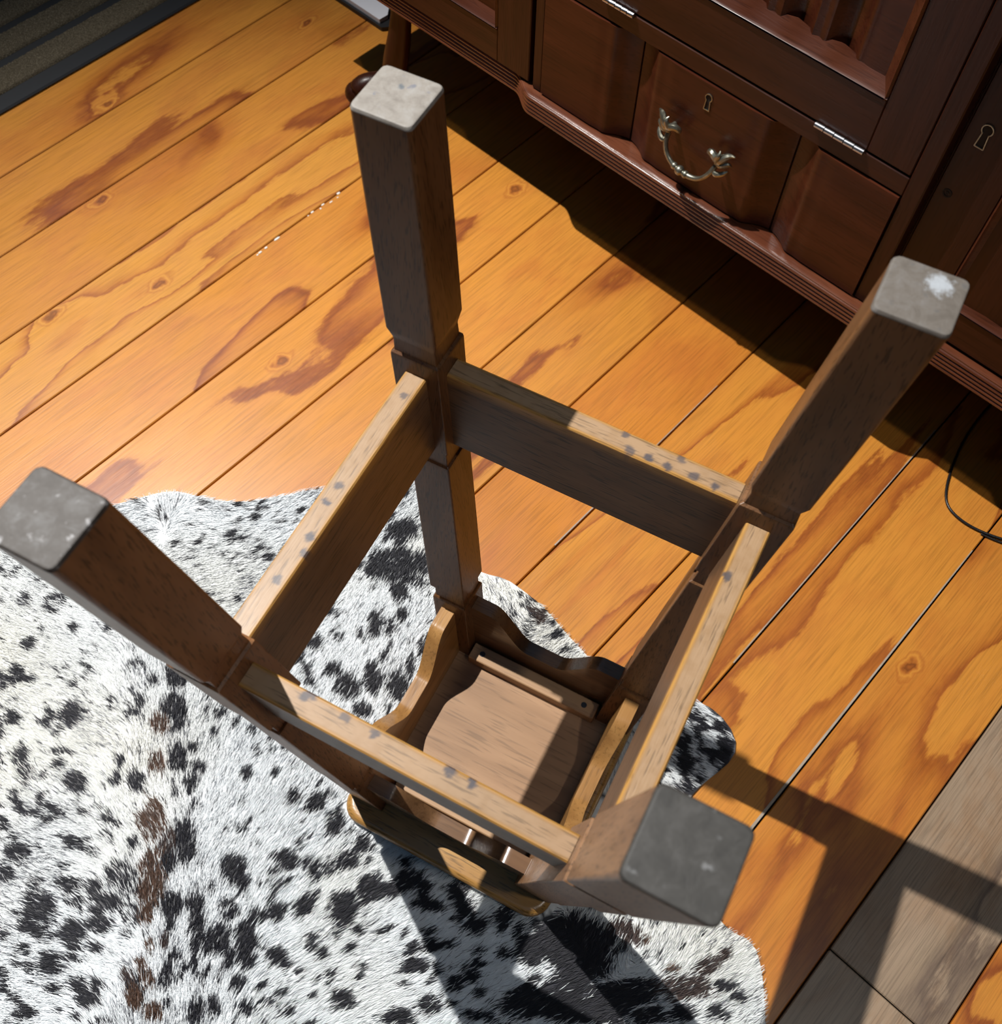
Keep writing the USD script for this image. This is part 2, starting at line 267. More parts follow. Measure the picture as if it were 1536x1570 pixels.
# ------------------------------------------------------------------ cowhide rug
SPOTS = """-.4583 -.3324 .0059 .0031 .0050 -.0058 b
-.4226 -.3501 .0125 .0066 .0072 -.0086 b
-.4377 -.3394 .0050 .0026 .0031 -.0036 b
-.4192 -.3739 .0083 .0043 .0054 -.0063 b
-.3847 -.3668 .0074 .0039 .0052 -.0063 g
-.3628 -.3861 .0147 .0077 .0108 -.0130 b
-.3667 -.4066 .0057 .0030 .0051 -.0060 b
-.3482 -.4065 .0064 .0034 .0039 -.0047 b
-.3526 -.3500 .0115 .0061 .0051 -.0063 b
-.3342 -.3612 .0090 .0047 .0033 -.0042 g
-.3212 -.3425 .0066 .0035 .0067 -.0085 b
-.3036 -.3471 .0123 .0064 .0049 -.0063 b
-.3103 -.3147 .0116 .0061 .0061 -.0079 g
-.2888 -.3215 .0099 .0052 .0071 -.0093 g
-.3119 -.3904 .0121 .0063 .0081 -.0101 b
-.2968 -.3690 .0130 .0068 .0043 -.0055 b
-.2854 -.3879 .0080 .0042 .0037 -.0047 b
-.2643 -.3625 .0057 .0030 .0026 -.0034 g
-.2716 -.3441 .0090 .0047 .0064 -.0084 g
-.3538 -.4275 .0072 .0038 .0044 -.0052 g
-.3168 -.4251 .0103 .0054 .0054 -.0065 b
-.3158 -.4152 .0048 .0025 .0027 -.0033 b
-.3014 -.4076 .0056 .0029 .0027 -.0033 b
-.2804 -.4254 .0079 .0041 .0047 -.0058 b
-.2978 -.4400 .0079 .0041 .0037 -.0045 b
-.2609 -.4317 .0094 .0049 .0046 -.0058 b
-.3098 -.4717 .0094 .0049 .0042 -.0050 b
-.2604 -.4503 .0055 .0029 .0025 -.0031 b
-.3532 -.4552 .0032 .0017 .0055 -.0064 b
-.3443 -.4644 .0055 .0029 .0027 -.0032 b
-.2340 -.4419 .0093 .0049 .0020 -.0025 b
-.3163 -.2808 .0050 .0027 .0045 -.0060 b
-.3587 -.3114 .0050 .0026 .0023 -.0029 b
-.3096 -.2521 .0127 .0067 .0125 -.0168 r
-.2649 -.2539 .0101 .0053 .0142 -.0196 b
-.2796 -.2657 .0067 .0035 .0099 -.0135 d
-.2759 -.2926 .0133 .0070 .0120 -.0161 r
-.2659 -.2812 .0067 .0035 .0065 -.0088 b
-.2631 -.3160 .0132 .0069 .0096 -.0129 r
-.2377 -.3165 .0115 .0060 .0083 -.0114 b
-.2174 -.3039 .0082 .0043 .0046 -.0064 b
-.2029 -.3178 .0073 .0038 .0061 -.0085 b
-.2279 -.3329 .0041 .0021 .0051 -.0070 b
-.2569 -.3364 .0065 .0034 .0063 -.0084 r
-.2225 -.3493 .0040 .0021 .0051 -.0069 d
-.2340 -.3610 .0040 .0021 .0041 -.0055 r
-.2028 -.3550 .0072 .0038 .0040 -.0055 b
-.1915 -.3368 .0040 .0021 .0050 -.0069 b
-.1833 -.3514 .0032 .0017 .0039 -.0054 b
-.2318 -.3787 .0048 .0025 .0051 -.0067 r
-.2154 -.3887 .0071 .0037 .0050 -.0066 r
-.2375 -.3947 .0063 .0033 .0040 -.0053 d
-.2182 -.4084 .0079 .0041 .0059 -.0078 r
-.1931 -.4097 .0078 .0041 .0048 -.0065 r
-.1947 -.3824 .0040 .0021 .0029 -.0040 b
-.1739 -.3228 .0082 .0129 .0124 -.0059 b
-.1480 -.3045 .0097 .0051 .0067 -.0099 b
-.1397 -.3229 .0120 .0063 .0066 -.0097 b
-.1515 -.3328 .0064 .0034 .0057 -.0083 b
-.2027 -.2541 .0043 .0114 .0112 -.0035 b
-.1837 -.2604 .0075 .0039 .0046 -.0067 b
-.2107 -.2816 .0050 .0026 .0026 -.0036 b
-.1665 -.3519 .0040 .0007 .0020 -.0086 b
-.1295 -.3474 .0037 .0090 .0087 -.0025 b
-.1531 -.3888 .0070 .0018 .0035 -.0103 b
-.1378 -.3772 .0063 .0033 .0046 -.0066 b
-.1087 -.3620 .0079 .0041 .0041 -.0060 b
-.1509 -.2808 .0082 .0043 .0039 -.0058 b
-.2168 -.2139 .0051 .0027 .0021 -.0031 b
-.1856 -.2853 .0049 .0026 .0020 -.0029 b
-.1760 -.2959 .0037 .0058 .0042 -.0020 b
-.1841 -.1560 .0086 .0045 .0053 -.0081 b
-.1586 -.1491 .0086 .0045 .0052 -.0081 b
-.1273 -.1626 .0102 .0054 .0070 -.0112 b
-.1477 -.1839 .0042 .0022 .0020 -.0031 b
-.0870 -.1624 .0076 .0040 .0043 -.0071 b
-.0942 -.1869 .0058 .0092 .0075 -.0041 b
-.1528 -.2177 .0062 .0099 .0094 -.0049 b
-.1608 -.2362 .0067 .0035 .0025 -.0038 b
-.1202 -.2128 .0067 .0035 .0058 -.0091 b
-.1325 -.2111 .0042 .0022 .0030 -.0046 b
-.1068 -.2058 .0042 .0022 .0038 -.0061 b
-.1084 -.2467 .0094 -.0007 -.0016 -.0170 b
-.0721 -.2316 .0123 .0065 .0092 -.0149 b
-.0559 -.1993 .0133 -.0001 -.0003 -.0158 b
-.0343 -.1899 .0083 .0043 .0045 -.0076 b
-.1349 -.2685 .0090 .0047 .0048 -.0073 b
-.1489 -.2807 .0082 .0043 .0039 -.0058 b
-.1442 -.3006 .0049 .0025 .0058 -.0085 b
-.1309 -.3202 .0048 .0025 .0057 -.0083 b
-.1068 -.3076 .0056 .0086 .0096 -.0047 b
-.0820 -.2794 .0073 .0038 .0032 -.0050 b
-.0862 -.2711 .0049 .0025 .0023 -.0036 b
-.0443 -.2434 .0057 .0030 .0027 -.0044 b
-.0203 -.2298 .0044 .0066 .0039 -.0021 b
-.0678 -.2815 .0046 .0001 -.0001 -.0066 b
-.0444 -.2607 .0033 .0051 .0039 -.0021 b
-.0955 -.3101 .0056 .0029 .0023 -.0035 b
-.0796 -.3064 .0040 .0021 .0018 -.0028 b
-.0488 -.2931 .0048 .0025 .0018 -.0028 b
-.0191 -.2813 .0040 .0021 .0015 -.0025 b
-.0227 -.2719 .0056 .0029 .0017 -.0028 b
.0274 -.2448 .0096 .0050 .0033 -.0058 b
.0159 -.2338 .0065 .0034 .0021 -.0036 b
.0187 -.2550 .0056 .0029 .0012 -.0021 b
.0233 -.2665 .0064 .0033 .0012 -.0021 b
-.0243 -.3070 .0103 .0054 .0043 -.0069 b
-.0678 -.3442 .0032 .0048 .0034 -.0017 b
-.0854 -.3335 .0037 .0056 .0028 -.0014 b
-.1076 -.3387 .0037 .0056 .0032 -.0015 b
.0352 -.2957 .0118 .0062 .0040 -.0069 b
.0611 -.2695 .0118 .0062 .0043 -.0077 b
.0499 -.2386 .0040 .0021 .0024 -.0043 b
.0484 -.2506 .0048 .0025 .0016 -.0029 b
-.0230 -.1740 .0150 .0079 .0058 -.0101 b
-.0037 -.1699 .0066 .0035 .0026 -.0046 b
.0017 -.1870 .0099 .0052 .0030 -.0053 b
.0328 -.2193 .0089 .0047 .0033 -.0059 b
.0498 -.2085 .0057 .0030 .0020 -.0037 b
.0304 -.1580 .0091 .0048 .0043 -.0078 b
.0463 -.1695 .0082 .0043 .0050 -.0092 b
.0644 -.1777 .0115 .0060 .0049 -.0091 b
.0852 -.2126 .0064 .0034 .0022 -.0041 b
.0731 -.2395 .0088 .0046 .0036 -.0065 b
.0843 -.2262 .0080 .0042 .0035 -.0065 b
.0985 -.2372 .0064 .0033 .0023 -.0043 b
.0882 -.1594 .0098 .0052 .0048 -.0092 b
.1040 -.1896 .0065 .0034 .0031 -.0060 b
.1052 -.2573 .0094 .0049 .0023 -.0042 b
.0220 -.2077 .0065 .0034 .0017 -.0030 b
-.0363 -.1586 .0067 .0035 .0023 -.0039 b
.0821 -.2010 .0065 .0034 .0020 -.0037 g
.1782 -.1539 .0275 .0144 .0145 -.0303 b
.1542 -.1378 .0245 .0129 .0075 -.0154 b
.1324 -.1684 .0178 .0093 .0068 -.0136 b
.1742 -.1915 .0175 .0092 .0050 -.0103 b
.2248 -.1851 .0222 .0116 .0067 -.0146 b
.1741 -.2117 .0412 .0215 .0057 -.0115 b
.1467 -.2169 .0190 .0100 .0044 -.0087 b
.1359 -.1836 .0081 .0042 .0030 -.0060 b
.1808 -.1423 .0249 .0130 .0085 -.0179 b
.2330 -.1655 .0359 .0188 .0048 -.0107 b
.2922 -.1312 .0245 .0128 .0040 -.0095 d
.3054 -.0992 .0107 .0149 .0055 -.0037 d
.3169 -.0795 .0058 .0031 .0028 -.0071 d
.3271 -.1096 .0115 .0060 .0022 -.0055 b
.2224 -.1101 .0088 .0046 .0038 -.0084 d
.2354 -.1068 .0037 .0019 .0028 -.0063 r
.2047 -.1072 .0103 .0054 .0032 -.0071 d
.2731 -.1195 .0058 .0030 .0012 -.0028 r
.2984 -.1543 .0114 .0060 .0028 -.0067 b
.2158 -.1975 .0284 .0149 .0043 -.0091 b
.1907 -.2008 .0214 .0112 .0050 -.0105 b
.3292 -.1365 .0078 .0041 .0022 -.0054 b
.2668 -.1741 .0171 .0089 .0029 -.0066 b
-.5751 -.1491 .0074 .0039 .0051 -.0061 b
-.5816 -.1027 .0075 .0040 .0030 -.0036 b
-.5853 -.0850 .0056 .0030 .0030 -.0037 b
-.5409 -.1069 .0056 .0029 .0036 -.0045 b
-.4716 -.1963 .0107 .0056 .0093 -.0115 b
-.5613 -.1875 .0081 .0043 .0078 -.0093 b
-.5709 -.2023 .0045 .0024 .0071 -.0083 b
-.5301 -.2319 .0071 .0037 .0048 -.0056 b
-.4897 -.2633 .0070 .0037 .0079 -.0094 b
-.4740 -.2774 .0086 .0046 .0064 -.0077 g
-.4473 -.2510 .0070 .0037 .0032 -.0039 b
-.4168 -.2583 .0103 .0054 .0062 -.0077 b
-.3559 -.2240 .0086 .0045 .0072 -.0095 b
-.4088 -.1443 .0063 .0033 .0051 -.0068 b
-.4067 -.1586 .0062 .0033 .0032 -.0042 b
-.4117 -.1170 .0054 .0029 .0039 -.0052 b
-.3894 -.1028 .0133 -.0003 .0010 -.0100 b
-.3697 -.1331 .0107 .0057 .0100 -.0136 b
-.3703 -.1592 .0098 .0051 .0074 -.0100 r
-.3551 -.1396 .0071 .0038 .0098 -.0135 b
-.3453 -.1962 .0087 .0046 .0084 -.0113 r
-.3285 -.1828 .0087 .0046 .0107 -.0146 b
-.2478 -.1583 .0070 .0037 .0039 -.0057 b
-.3011 -.1974 .0086 .0046 .0046 -.0064 b
-.3192 -.1622 .0053 .0028 .0036 -.0049 b
-.3087 -.1360 .0053 .0028 .0030 -.0042 b
-.3165 -.1145 .0071 .0038 .0036 -.0051 b
-.3878 -.2141 .0052 .0028 .0031 -.0040 b
-.2999 -.1790 .0070 .0037 .0041 -.0057 b
-.6705 -.0875 .0057 .0030 .0032 -.0037 b
-.6161 -.1066 .0066 .0035 .0061 -.0073 g
-.2466 .2022 .0168 .0089 .0077 -.0132 b
-.2233 .1568 .0354 .0188 .0119 -.0204 b
-.2509 .1355 .0118 .0062 .0076 -.0126 b
-.2089 .1216 .0081 .0043 .0058 -.0099 b
-.2112 .0692 .0069 .0036 .0086 -.0143 b
-.1901 .0741 .0057 .0030 .0028 -.0048 b
-.1885 .0970 .0058 .0030 .0042 -.0073 b
-.2671 .0132 .0079 .0042 .0052 -.0081 b
-.2748 -.0077 .0056 .0030 .0059 -.0091 b
-.1998 -.0131 .0122 .0064 .0076 -.0123 b
-.1772 .0077 .0089 .0047 .0109 -.0181 b
-.1441 .0134 .0111 .0059 .0079 -.0135 b
-.1682 -.0315 .0099 .0052 .0046 -.0077 b
-.2252 -.0057 .0089 .0047 .0042 -.0068 b
-.1437 .0404 .0045 .0024 .0067 -.0115 b
-.1436 .0708 .0045 .0024 .0054 -.0094 b
-.2773 .0580 .0081 .0043 .0045 -.0072 b
-.2751 .1293 .0071 .0037 .0039 -.0063 b
-.2760 .2093 .0085 .0045 .0032 -.0053 b
-.2761 .2502 .0073 .0039 .0048 -.0083 b
-.4601 .1317 .0069 .0037 .0028 -.0041 b
-.4296 .1266 .0061 .0032 .0033 -.0049 b
-.4441 .0904 .0060 .0032 .0028 -.0040 b
-.4274 .0916 .0053 .0028 .0024 -.0035 b
-.5000 .0466 .0060 .0032 .0023 -.0031 b
-.5315 .0736 .0030 .0016 .0024 -.0032 b
-.4251 .1446 .0046 .0024 .0017 -.0025 b
-.4983 .0773 .0030 .0016 .0011 -.0016 b
-.3828 .0195 .0066 .0035 .0036 -.0052 b
-.3816 .0858 .0052 .0028 .0026 -.0039 b
-.0702 .1937 .0046 .0024 .0016 -.0031 b
-.0485 .1822 .0045 .0024 .0019 -.0037 d
-.0344 .1771 .0068 .0036 .0043 -.0086 d
-.0044 .1652 .0077 .0088 .0038 -.0038 b
-.0435 .1553 .0056 .0030 .0056 -.0109 g
-.0666 .1586 .0068 .0036 .0063 -.0122 g
.0123 .1513 .0051 .0058 .0023 -.0023 b"""
HAIR_FLOW = [(-0.556, -0.153, -0.992, -0.124), (-0.379, -0.321, -0.970, -0.243), (-0.318, -0.440, -0.939, -0.343), (-0.265, -0.376, -0.999, -0.037), (-0.331, -0.255, -0.952, 0.306), (-0.426, -0.204, -0.999, -0.049), (-0.422, -0.082, -0.665, 0.747), (-0.349, -0.181, -0.595, 0.804), (-0.242, -0.312, -0.592, 0.806), (-0.183, -0.383, -0.545, 0.838), (-0.191, -0.337, -0.103, 0.995), (-0.225, -0.240, 0.025, 1.000), (-0.309, -0.133, -0.187, 0.982), (-0.248, -0.128, 0.080, 0.997), (-0.154, -0.203, 0.268, 0.963), (-0.088, -0.304, 0.540, 0.841), (0.011, -0.267, 0.683, 0.730), (-0.013, -0.169, 0.477, 0.879), (-0.203, 0.034, -0.094, 0.996), (-0.205, 0.132, -0.034, 0.999), (-0.546, 0.092, -0.593, 0.805), (-0.499, 0.093, 0.966, 0.257), (-0.564, 0.053, -0.425, -0.905), (-0.414, 0.031, 0.822, 0.570), (-0.376, 0.093, 0.612, 0.791), (-0.305, 0.029, 0.291, 0.957), (-0.098, 0.178, 0.729, -0.684), (0.008, 0.169, 0.487, 0.874), (0.057, -0.207, 0.531, 0.848), (0.165, -0.187, 0.567, 0.824), (0.268, -0.164, 0.689, 0.725), (0.195, -0.120, -0.117, -0.993), (0.321, -0.112, 0.581, 0.814), (0.254, -0.096, -0.085, 0.996), (0.336, -0.075, 0.498, 0.867), (0.227, 0.123, -0.999, -0.047), (-0.654, -0.085, -0.998, -0.070), (-0.503, -0.106, -0.997, -0.074)]

S = np.array([[float(x) for x in l.split()[:6]] for l in SPOTS.split('\n')])
SK = np.array([l.split()[6] for l in SPOTS.split('\n')])
HIDE = [(-.738, -.065), (-.676, -.01), (-.595, .064), (-.562, .098), (-.545, .110), (-.517, .117), (-.437, .152), (-.385, .198), (-.328, .240), (-.29, .275), (-.25, .268), (-.2, .243), (-.165, .21),
        (-.131, .196), (-.1, .202), (-.071, .199), (-.028, .187), (.007, .171), (.046, .155), (.085, .140), (.118, .147), (.15, .158), (.185, .167), (.216, .163), (.246, .134), (.237, .099), (.221, .062),
        (.222, .03), (.243, .006), (.275, -.035), (.303, -.052), (.319, -.056), (.336, -.055), (.350, -.066), (.367, -.095), (.379, -.123), (.394, -.163), (.42, -.26), (.38, -.42), (.2, -.60), (-.05, -.72), (-.35, -.78), (-.65, -.74), (-.88, -.55), (-.92, -.30), (-.84, -.14)]
hide_poly = Polygon(spline(HIDE + [HIDE[0]], 260)[:-1]).buffer(0)
def hide_colour(P, seed=0, jitter=True):
    """coat colour at rug points P (n,2): listed spots, random flecks, grey ticking"""
    rng = np.random.default_rng(seed); n = len(P)
    P3 = np.c_[P, np.zeros(n)]
    wob = (meshkit.fbm(P3 * 95, 3, 3) - .5) * .75 + (meshkit.fbm(P3 * 30, 2, 8) - .5) * .4 - .04
    jit = rng.normal(0, .12, n) if jitter else np.zeros(n)
    dark = np.zeros(n); br = np.zeros(n)
    for (cx, cy, ax, ay, bx, by), k in zip(S, SK):
        reach = math.hypot(ax, ay) + math.hypot(bx, by)
        near = np.nonzero((np.abs(P[:, 0] - cx) < reach * 1.6) & (np.abs(P[:, 1] - cy) < reach * 1.6))[0]
        if not len(near): continue
        q = (P[near] - (cx, cy)) @ np.linalg.inv(np.array([[ax, bx], [ay, by]])).T
        r = np.hypot(q[:, 0], q[:, 1]) + wob[near] + jit[near]
        inn = r < 1.07
        p_in = {'g': .72, 'd': .93, 'r': .9, 'b': .985}[k]
        hit = near[inn & (rng.random(len(near)) < p_in)]
        dark[hit] = 1
        br[hit] = {'r': 1.0, 'd': .45}.get(k, 0.0)
    # small flecks, densest away from the bottom edge of the coat and at the far right
    fl = meshkit.noise(P3 * 150, 21) * .62 + meshkit.noise(P3 * 55, 5) * .38
    zone = np.clip(.5 + 1.1 * (meshkit.fbm(P3 * 7, 2, 40) - .5), 0, 1)
    th = .760 - .095 * zone
    th = np.where((P[:, 0] > .17) & (P[:, 1] > .03), .46, th)                         # the dark neck piece
    fleck = fl + rng.normal(0, .035, n) * jitter > th
    dark = np.where(fleck, 1, dark)
    grey = rng.random(n) < .05 + .22 * np.clip((meshkit.fbm(P3 * 26, 3, 77) - .50) * 8, 0, 1) * np.clip(.35 + (meshkit.fbm(P3 * 5, 2, 31) - .4) * 3, .25, 1)           # scattered dark hairs in the white
    v = rng.normal(1, .07, n)
    white = np.array([.80, .83, .845]) * v[:, None]
    warm = np.clip((meshkit.fbm(P3 * 5, 2, 61) - .45) * 3, 0, 1)[:, None]
    white = white * (1 - warm * np.array([.0, .04, .12]))
    black = np.array([.013, .013, .018]) * rng.uniform(.6, 1.7, n)[:, None]
    brown = np.array([.070, .036, .022]) * rng.uniform(.6, 1.6, n)[:, None]
    c = np.where((grey & (dark < .5))[:, None], np.array([.16, .165, .18]) * rng.uniform(.5, 1.8, n)[:, None], white)
    dk = black * (1 - br[:, None]) + brown * br[:, None]
    return np.where(dark[:, None] > .5, dk, c)
F = np.array(HAIR_FLOW)
def flow(P):
    d2 = ((P[:, None, :] - F[None, :, :2]) ** 2).sum(2); w = 1 / (d2 + .0006) ** 1.6
    d = (w[:, :, None] * F[None, :, 2:]).sum(1); return d / np.linalg.norm(d, axis=1)[:, None]
def coat_mat(name):
    return mat(name, {'a': ('attribute', {'attribute': 'coat'}), 'p': ('principled_bsdf', {'roughness': .45, 'specular_ior_level': .35, 'sheen_weight': .08})}, [('a.color', 'p.base_color')])
rug = thing('cowhide_rug', label='black and white speckled cowhide rug lying under the stool', cat='rug')
g = .006
xs, ys = np.meshgrid(np.arange(-1, .5, g), np.arange(-.84, .34, g))
inside = shapely.contains_xy(hide_poly, xs.ravel(), ys.ravel())
base2 = extrude(hide_poly, .0028)
# skin: outline slab split finely enough to carry the coat colours
top = np.c_[xs.ravel(), ys.ravel()]
tri_pts = np.vstack([top[inside], np.array(hide_poly.exterior.coords)[:-1]])
from scipy.spatial import Delaunay
tri = Delaunay(tri_pts).simplices
cen = tri_pts[tri].mean(1)
tri = tri[shapely.contains_xy(hide_poly, cen[:, 0], cen[:, 1])]
a, b, c = (tri_pts[tri[:, k]] for k in range(3))
flip = (b[:, 0]-a[:, 0])*(c[:, 1]-a[:, 1]) - (b[:, 1]-a[:, 1])*(c[:, 0]-a[:, 0]) < 0
tri[flip] = tri[flip][:, ::-1]
nb = len(np.array(hide_poly.exterior.coords)) - 1; n_in = inside.sum(); nt = len(tri_pts)
rim = np.arange(n_in, nt)
vv = np.vstack([np.c_[tri_pts, np.full(nt, .003)], np.c_[tri_pts[rim], np.full(nb, .0003)]])
ff = tri.tolist()
ccw = hide_poly.exterior.is_ccw
for i in range(nb):
    j = (i + 1) % nb; A, B, C, D = n_in + i, n_in + j, nt + i, nt + j
    ff += [[C, D, B], [C, B, A]] if ccw else [[D, C, A], [D, A, B]]
skin = trimesh.Trimesh(vv, np.array(ff), process=False)
m_skin = coat_mat('hide_skin'); m_hair = coat_mat('hide_hair')
obj('skin', skin, m_skin, rug, attrs={'coat': hide_colour(vv[:, :2], 4, False)})
N_HAIR = 195000
rng = np.random.default_rng(11)
pts = np.zeros((0, 2))
while len(pts) < N_HAIR:
    q = np.c_[rng.uniform(-.80, .43, 120000), rng.uniform(-.60, .30, 120000)]
    q = q[shapely.contains_xy(hide_poly, q[:, 0], q[:, 1])]
    pts = np.vstack([pts, q])
pts = pts[:N_HAIR]
keep = ~((np.abs(pts[:, 0]) < .132) & (pts[:, 1] > -.152) & (pts[:, 1] < .126))                     # none under the seat
pts = pts[keep]; n = len(pts)
d = flow(pts); ang = rng.normal(0, .16, n); d = np.c_[d[:, 0]*np.cos(ang) - d[:, 1]*np.sin(ang), d[:, 0]*np.sin(ang) + d[:, 1]*np.cos(ang)]
ln = rng.uniform(.009, .016, n); bend = rng.normal(0, .10, n)
hp = np.zeros((n, 4, 3), np.float32)
for k, t in enumerate((0, .35, .7, 1.0)):
    hp[:, k, :2] = pts + d * (ln * t)[:, None] + np.c_[-d[:, 1], d[:, 0]] * (bend * ln * t * t)[:, None]
    hp[:, k, 2] = .0029 + np.array([0, .0012, .0019, .0021])[k] * rng.uniform(.7, 1.3, n)
ok = shapely.contains_xy(hide_poly.buffer(.004), hp[:, 3, 0].astype(float), hp[:, 3, 1].astype(float))
hp = hp[ok]; pts, d, ln = pts[ok], d[ok], ln[ok]; n = len(pts)
hair = UsdGeom.BasisCurves.Define(stage, str(rug.GetPath()) + '/hair')
hair.CreateTypeAttr('linear'); hair.CreateBasisAttr('bspline')
hair.CreatePointsAttr(Vt.Vec3fArray.FromNumpy(hp.reshape(-1, 3)))
hair.CreateCurveVertexCountsAttr(Vt.IntArray.FromNumpy(np.full(n, 4, np.int32)))
hair.CreateWidthsAttr(Vt.FloatArray.FromNumpy(np.tile(np.array([.0006, .0007, .0005, .0002], np.float32), n))); hair.SetWidthsInterpolation('vertex')
UsdGeom.PrimvarsAPI(hair).CreatePrimvar('coat', Sdf.ValueTypeNames.Color3fArray, 'uniform').Set(Vt.Vec3fArray.FromNumpy(hide_colour(pts + d * (ln * .5)[:, None], 9).astype(np.float32)))
UsdShade.MaterialBindingAPI.Apply(hair.GetPrim()).Bind(m_hair)
tag(hair.GetPrim(), kind='stuff')

# ------------------------------------------------------------------ upturned bar stool
stool = thing('bar_stool', label='dark oak bar stool turned upside down with four square legs in the air', cat='stool')
K0, K1 = .1019, .1019
def cs(z): return K0 + K1 * z
LEGS = {'A': (-1, 1), 'B': (1, 1), 'C': (1, -1), 'D': (-1, -1)}
def ring(cx, cy, h, r, z, n=4):
    pts_ = []
    for qx, qy, a0 in ((1, 1, 0), (-1, 1, 90), (-1, -1, 180), (1, -1, 270)):
        for t in np.radians(np.linspace(a0, a0 + 90, n)):
            pts_.append((cx + qx * (h - r) + r * math.cos(t), cy + qy * (h - r) + r * math.sin(t), z))
    return np.array(pts_)
PROFILE = [(.0225, .0208, .0012), (.1255, .0208, .0012), (.1281, .0192, .001), (.1292, .0180, .001), (.1458, .0180, .001), (.1470, .0192, .001), (.1511, .0217, .0015),
           (.3765, .0208, .0016), (.3799, .0204, .001), (.3812, .0186, .001), (.4005, .0186, .001), (.4018, .0200, .001), (.4045, .0225, .001), (.5095, .0226, .001), (.5118, .0222, .001),
           (.5132, .0200, .001), (.5262, .0196, .001), (.5285, .0200, .001), (.5393, .0231, .0022), (.6200, .0233, .0025), (.7298, .0235, .0040)]
oz = [oak('oak_leg_%d' % i, 2, *c, rough=.42, pores=.45, coat=.06, spec=.28, seed=i + 1) for i, c in enumerate([
      ((.128, .054, .019), (.082, .032, .011), (.165, .074, .028)), ((.165, .077, .032), (.115, .052, .021), (.21, .102, .044)),
      ((.24, .125, .06), (.17, .085, .04), (.30, .16, .08)), ((.22, .095, .037), (.155, .064, .025), (.28, .132, .055))])]
def foot_mat(name, c1, c2, c3, stain, seed, mark=None):
    # mark: (x, y, radius, colour) of one scuff with a ragged outline
    nd = {'t': ('texture_coordinate', {}), 'm': ('mapping', {'mapping_type': 'point', 'location': (seed, seed * .7, 0)}),
          'n': ('noise_texture', {'scale': 85.0, 'detail': 6.0, 'roughness': .7, 'distortion': .4}), 'r': ('rgb_ramp', {'ramp': [(.28, c1), (.5, c2), (.72, c3)]}),
          'n2': ('noise_texture', {'scale': 120.0, 'detail': 3.0}), 'r2': ('rgb_ramp', {'ramp': [(.63, (0, 0, 0)), (.72, (1, 1, 1))]}), 'x': ('mix', {'mix_type': 'mix', 'color2': stain}),
          'b': ('bump', {'strength': .5, 'distance': .001}), 'p': ('principled_bsdf', {'roughness': .62})}
    lk = [('t.object', 'm.vector'), ('m.vector', 'n.vector'), ('n.fac', 'r.fac'), ('m.vector', 'n2.vector'), ('n2.fac', 'r2.fac'), ('r.color', 'x.color1'), ('r2.color', 'x.fac'), ('n.fac', 'b.height'), ('b.normal', 'p.normal')]
    out = 'x.color'
    if mark:
        mx_, my_, mr, mc = mark
        nd.update({'ms': ('vector_math', {'math_type': 'subtract', 'vector2': (mx_, my_, 0)}), 'mm': ('mapping', {'mapping_type': 'point', 'scale': (1 / mr, 1 / mr, 0)}), 'ml': ('vector_math', {'math_type': 'length'}),
                   'mn': ('noise_texture', {'scale': 260.0, 'detail': 4.0, 'roughness': .7}), 'ma': ('math', {'math_type': 'multiply_add', 'value2': 1.5}), 'mr': ('rgb_ramp', {'ramp': [(0, (1, 1, 1)), (.55, (.85,) * 3), (.8, (.35,) * 3), (1, (0, 0, 0))]}),
                   'mo': ('math', {'math_type': 'add', 'value2': -.6}), 'mx': ('mix', {'mix_type': 'mix', 'color2': mc})})
        lk += [('t.object', 'ms.vector1'), ('ms.vector', 'mm.vector'), ('mm.vector', 'ml.vector1'), ('t.object', 'mn.vector'), ('mn.fac', 'ma.value1'), ('ml.value', 'ma.value3'), ('ma.value', 'mo.value1'), ('mo.value', 'mr.fac'), ('mr.color', 'mx.fac'), (out, 'mx.color1')]
        out = 'mx.color'
    return mat(name, nd, lk + [(out, 'p.base_color')])
MARK_A, MARK_B = (-0.1782, 0.1849), (0.1834, 0.188)
feet = {'A': foot_mat('foot_end_pale', (.17, .148, .125), (.25, .225, .195), (.30, .283, .26), (.16, .16, .18), 1, (MARK_A[0], MARK_A[1], .0036, (.10, .115, .13))), 'B': foot_mat('foot_end_grey', (.10, .084, .068), (.145, .125, .105), (.18, .166, .152), (.12, .11, .10), 4.0, (MARK_B[0], MARK_B[1], .0115, (.42, .45, .48))),
        'C': foot_mat('foot_end_dark', (.030, .028, .025), (.046, .043, .038), (.072, .068, .063), (.18, .18, .18), 9), 'D': foot_mat('foot_end_brown', (.042, .034, .027), (.066, .056, .048), (.125, .12, .115), (.34, .33, .33), 14)}
FL = {'A': 'pale mottled foot end', 'B': 'grey mottled foot end with a white scuff', 'C': 'dark grey mottled foot end', 'D': 'brownish grey mottled foot end'}  # foot ends differ in tone: A palest, B and D between, C darkest
for i, (l, (sx, sy)) in enumerate(LEGS.items()):
    rings = [ring(sx * cs(z), sy * cs(z), h, r, z) for z, h, r in PROFILE]
    leg = obj('leg', loft(rings), oz[i], stool, smooth=35)
    z0 = .7300
    rr = [ring(sx * cs(z), sy * cs(z), h, r, z) for z, h, r in ((z0, .0236, .0042), (z0 + .0012, .0236, .0045), (z0 + .0026, .0229, .0045), (z0 + .0032, .0216, .0045))]
    obj('foot_end', loft(rr), feet[l], leg, smooth=30, label=FL[l])
m_oakx = oak('oak_rail_x', 0, (.108, .054, .023), (.072, .036, .015), (.145, .074, .032), wear=True, rough=.5, coat=.08, seed=3)
m_oaky = oak('oak_rail_y', 1, (.125, .064, .030), (.085, .043, .020), (.165, .086, .042), wear=True, rough=.48, coat=.1, seed=6)
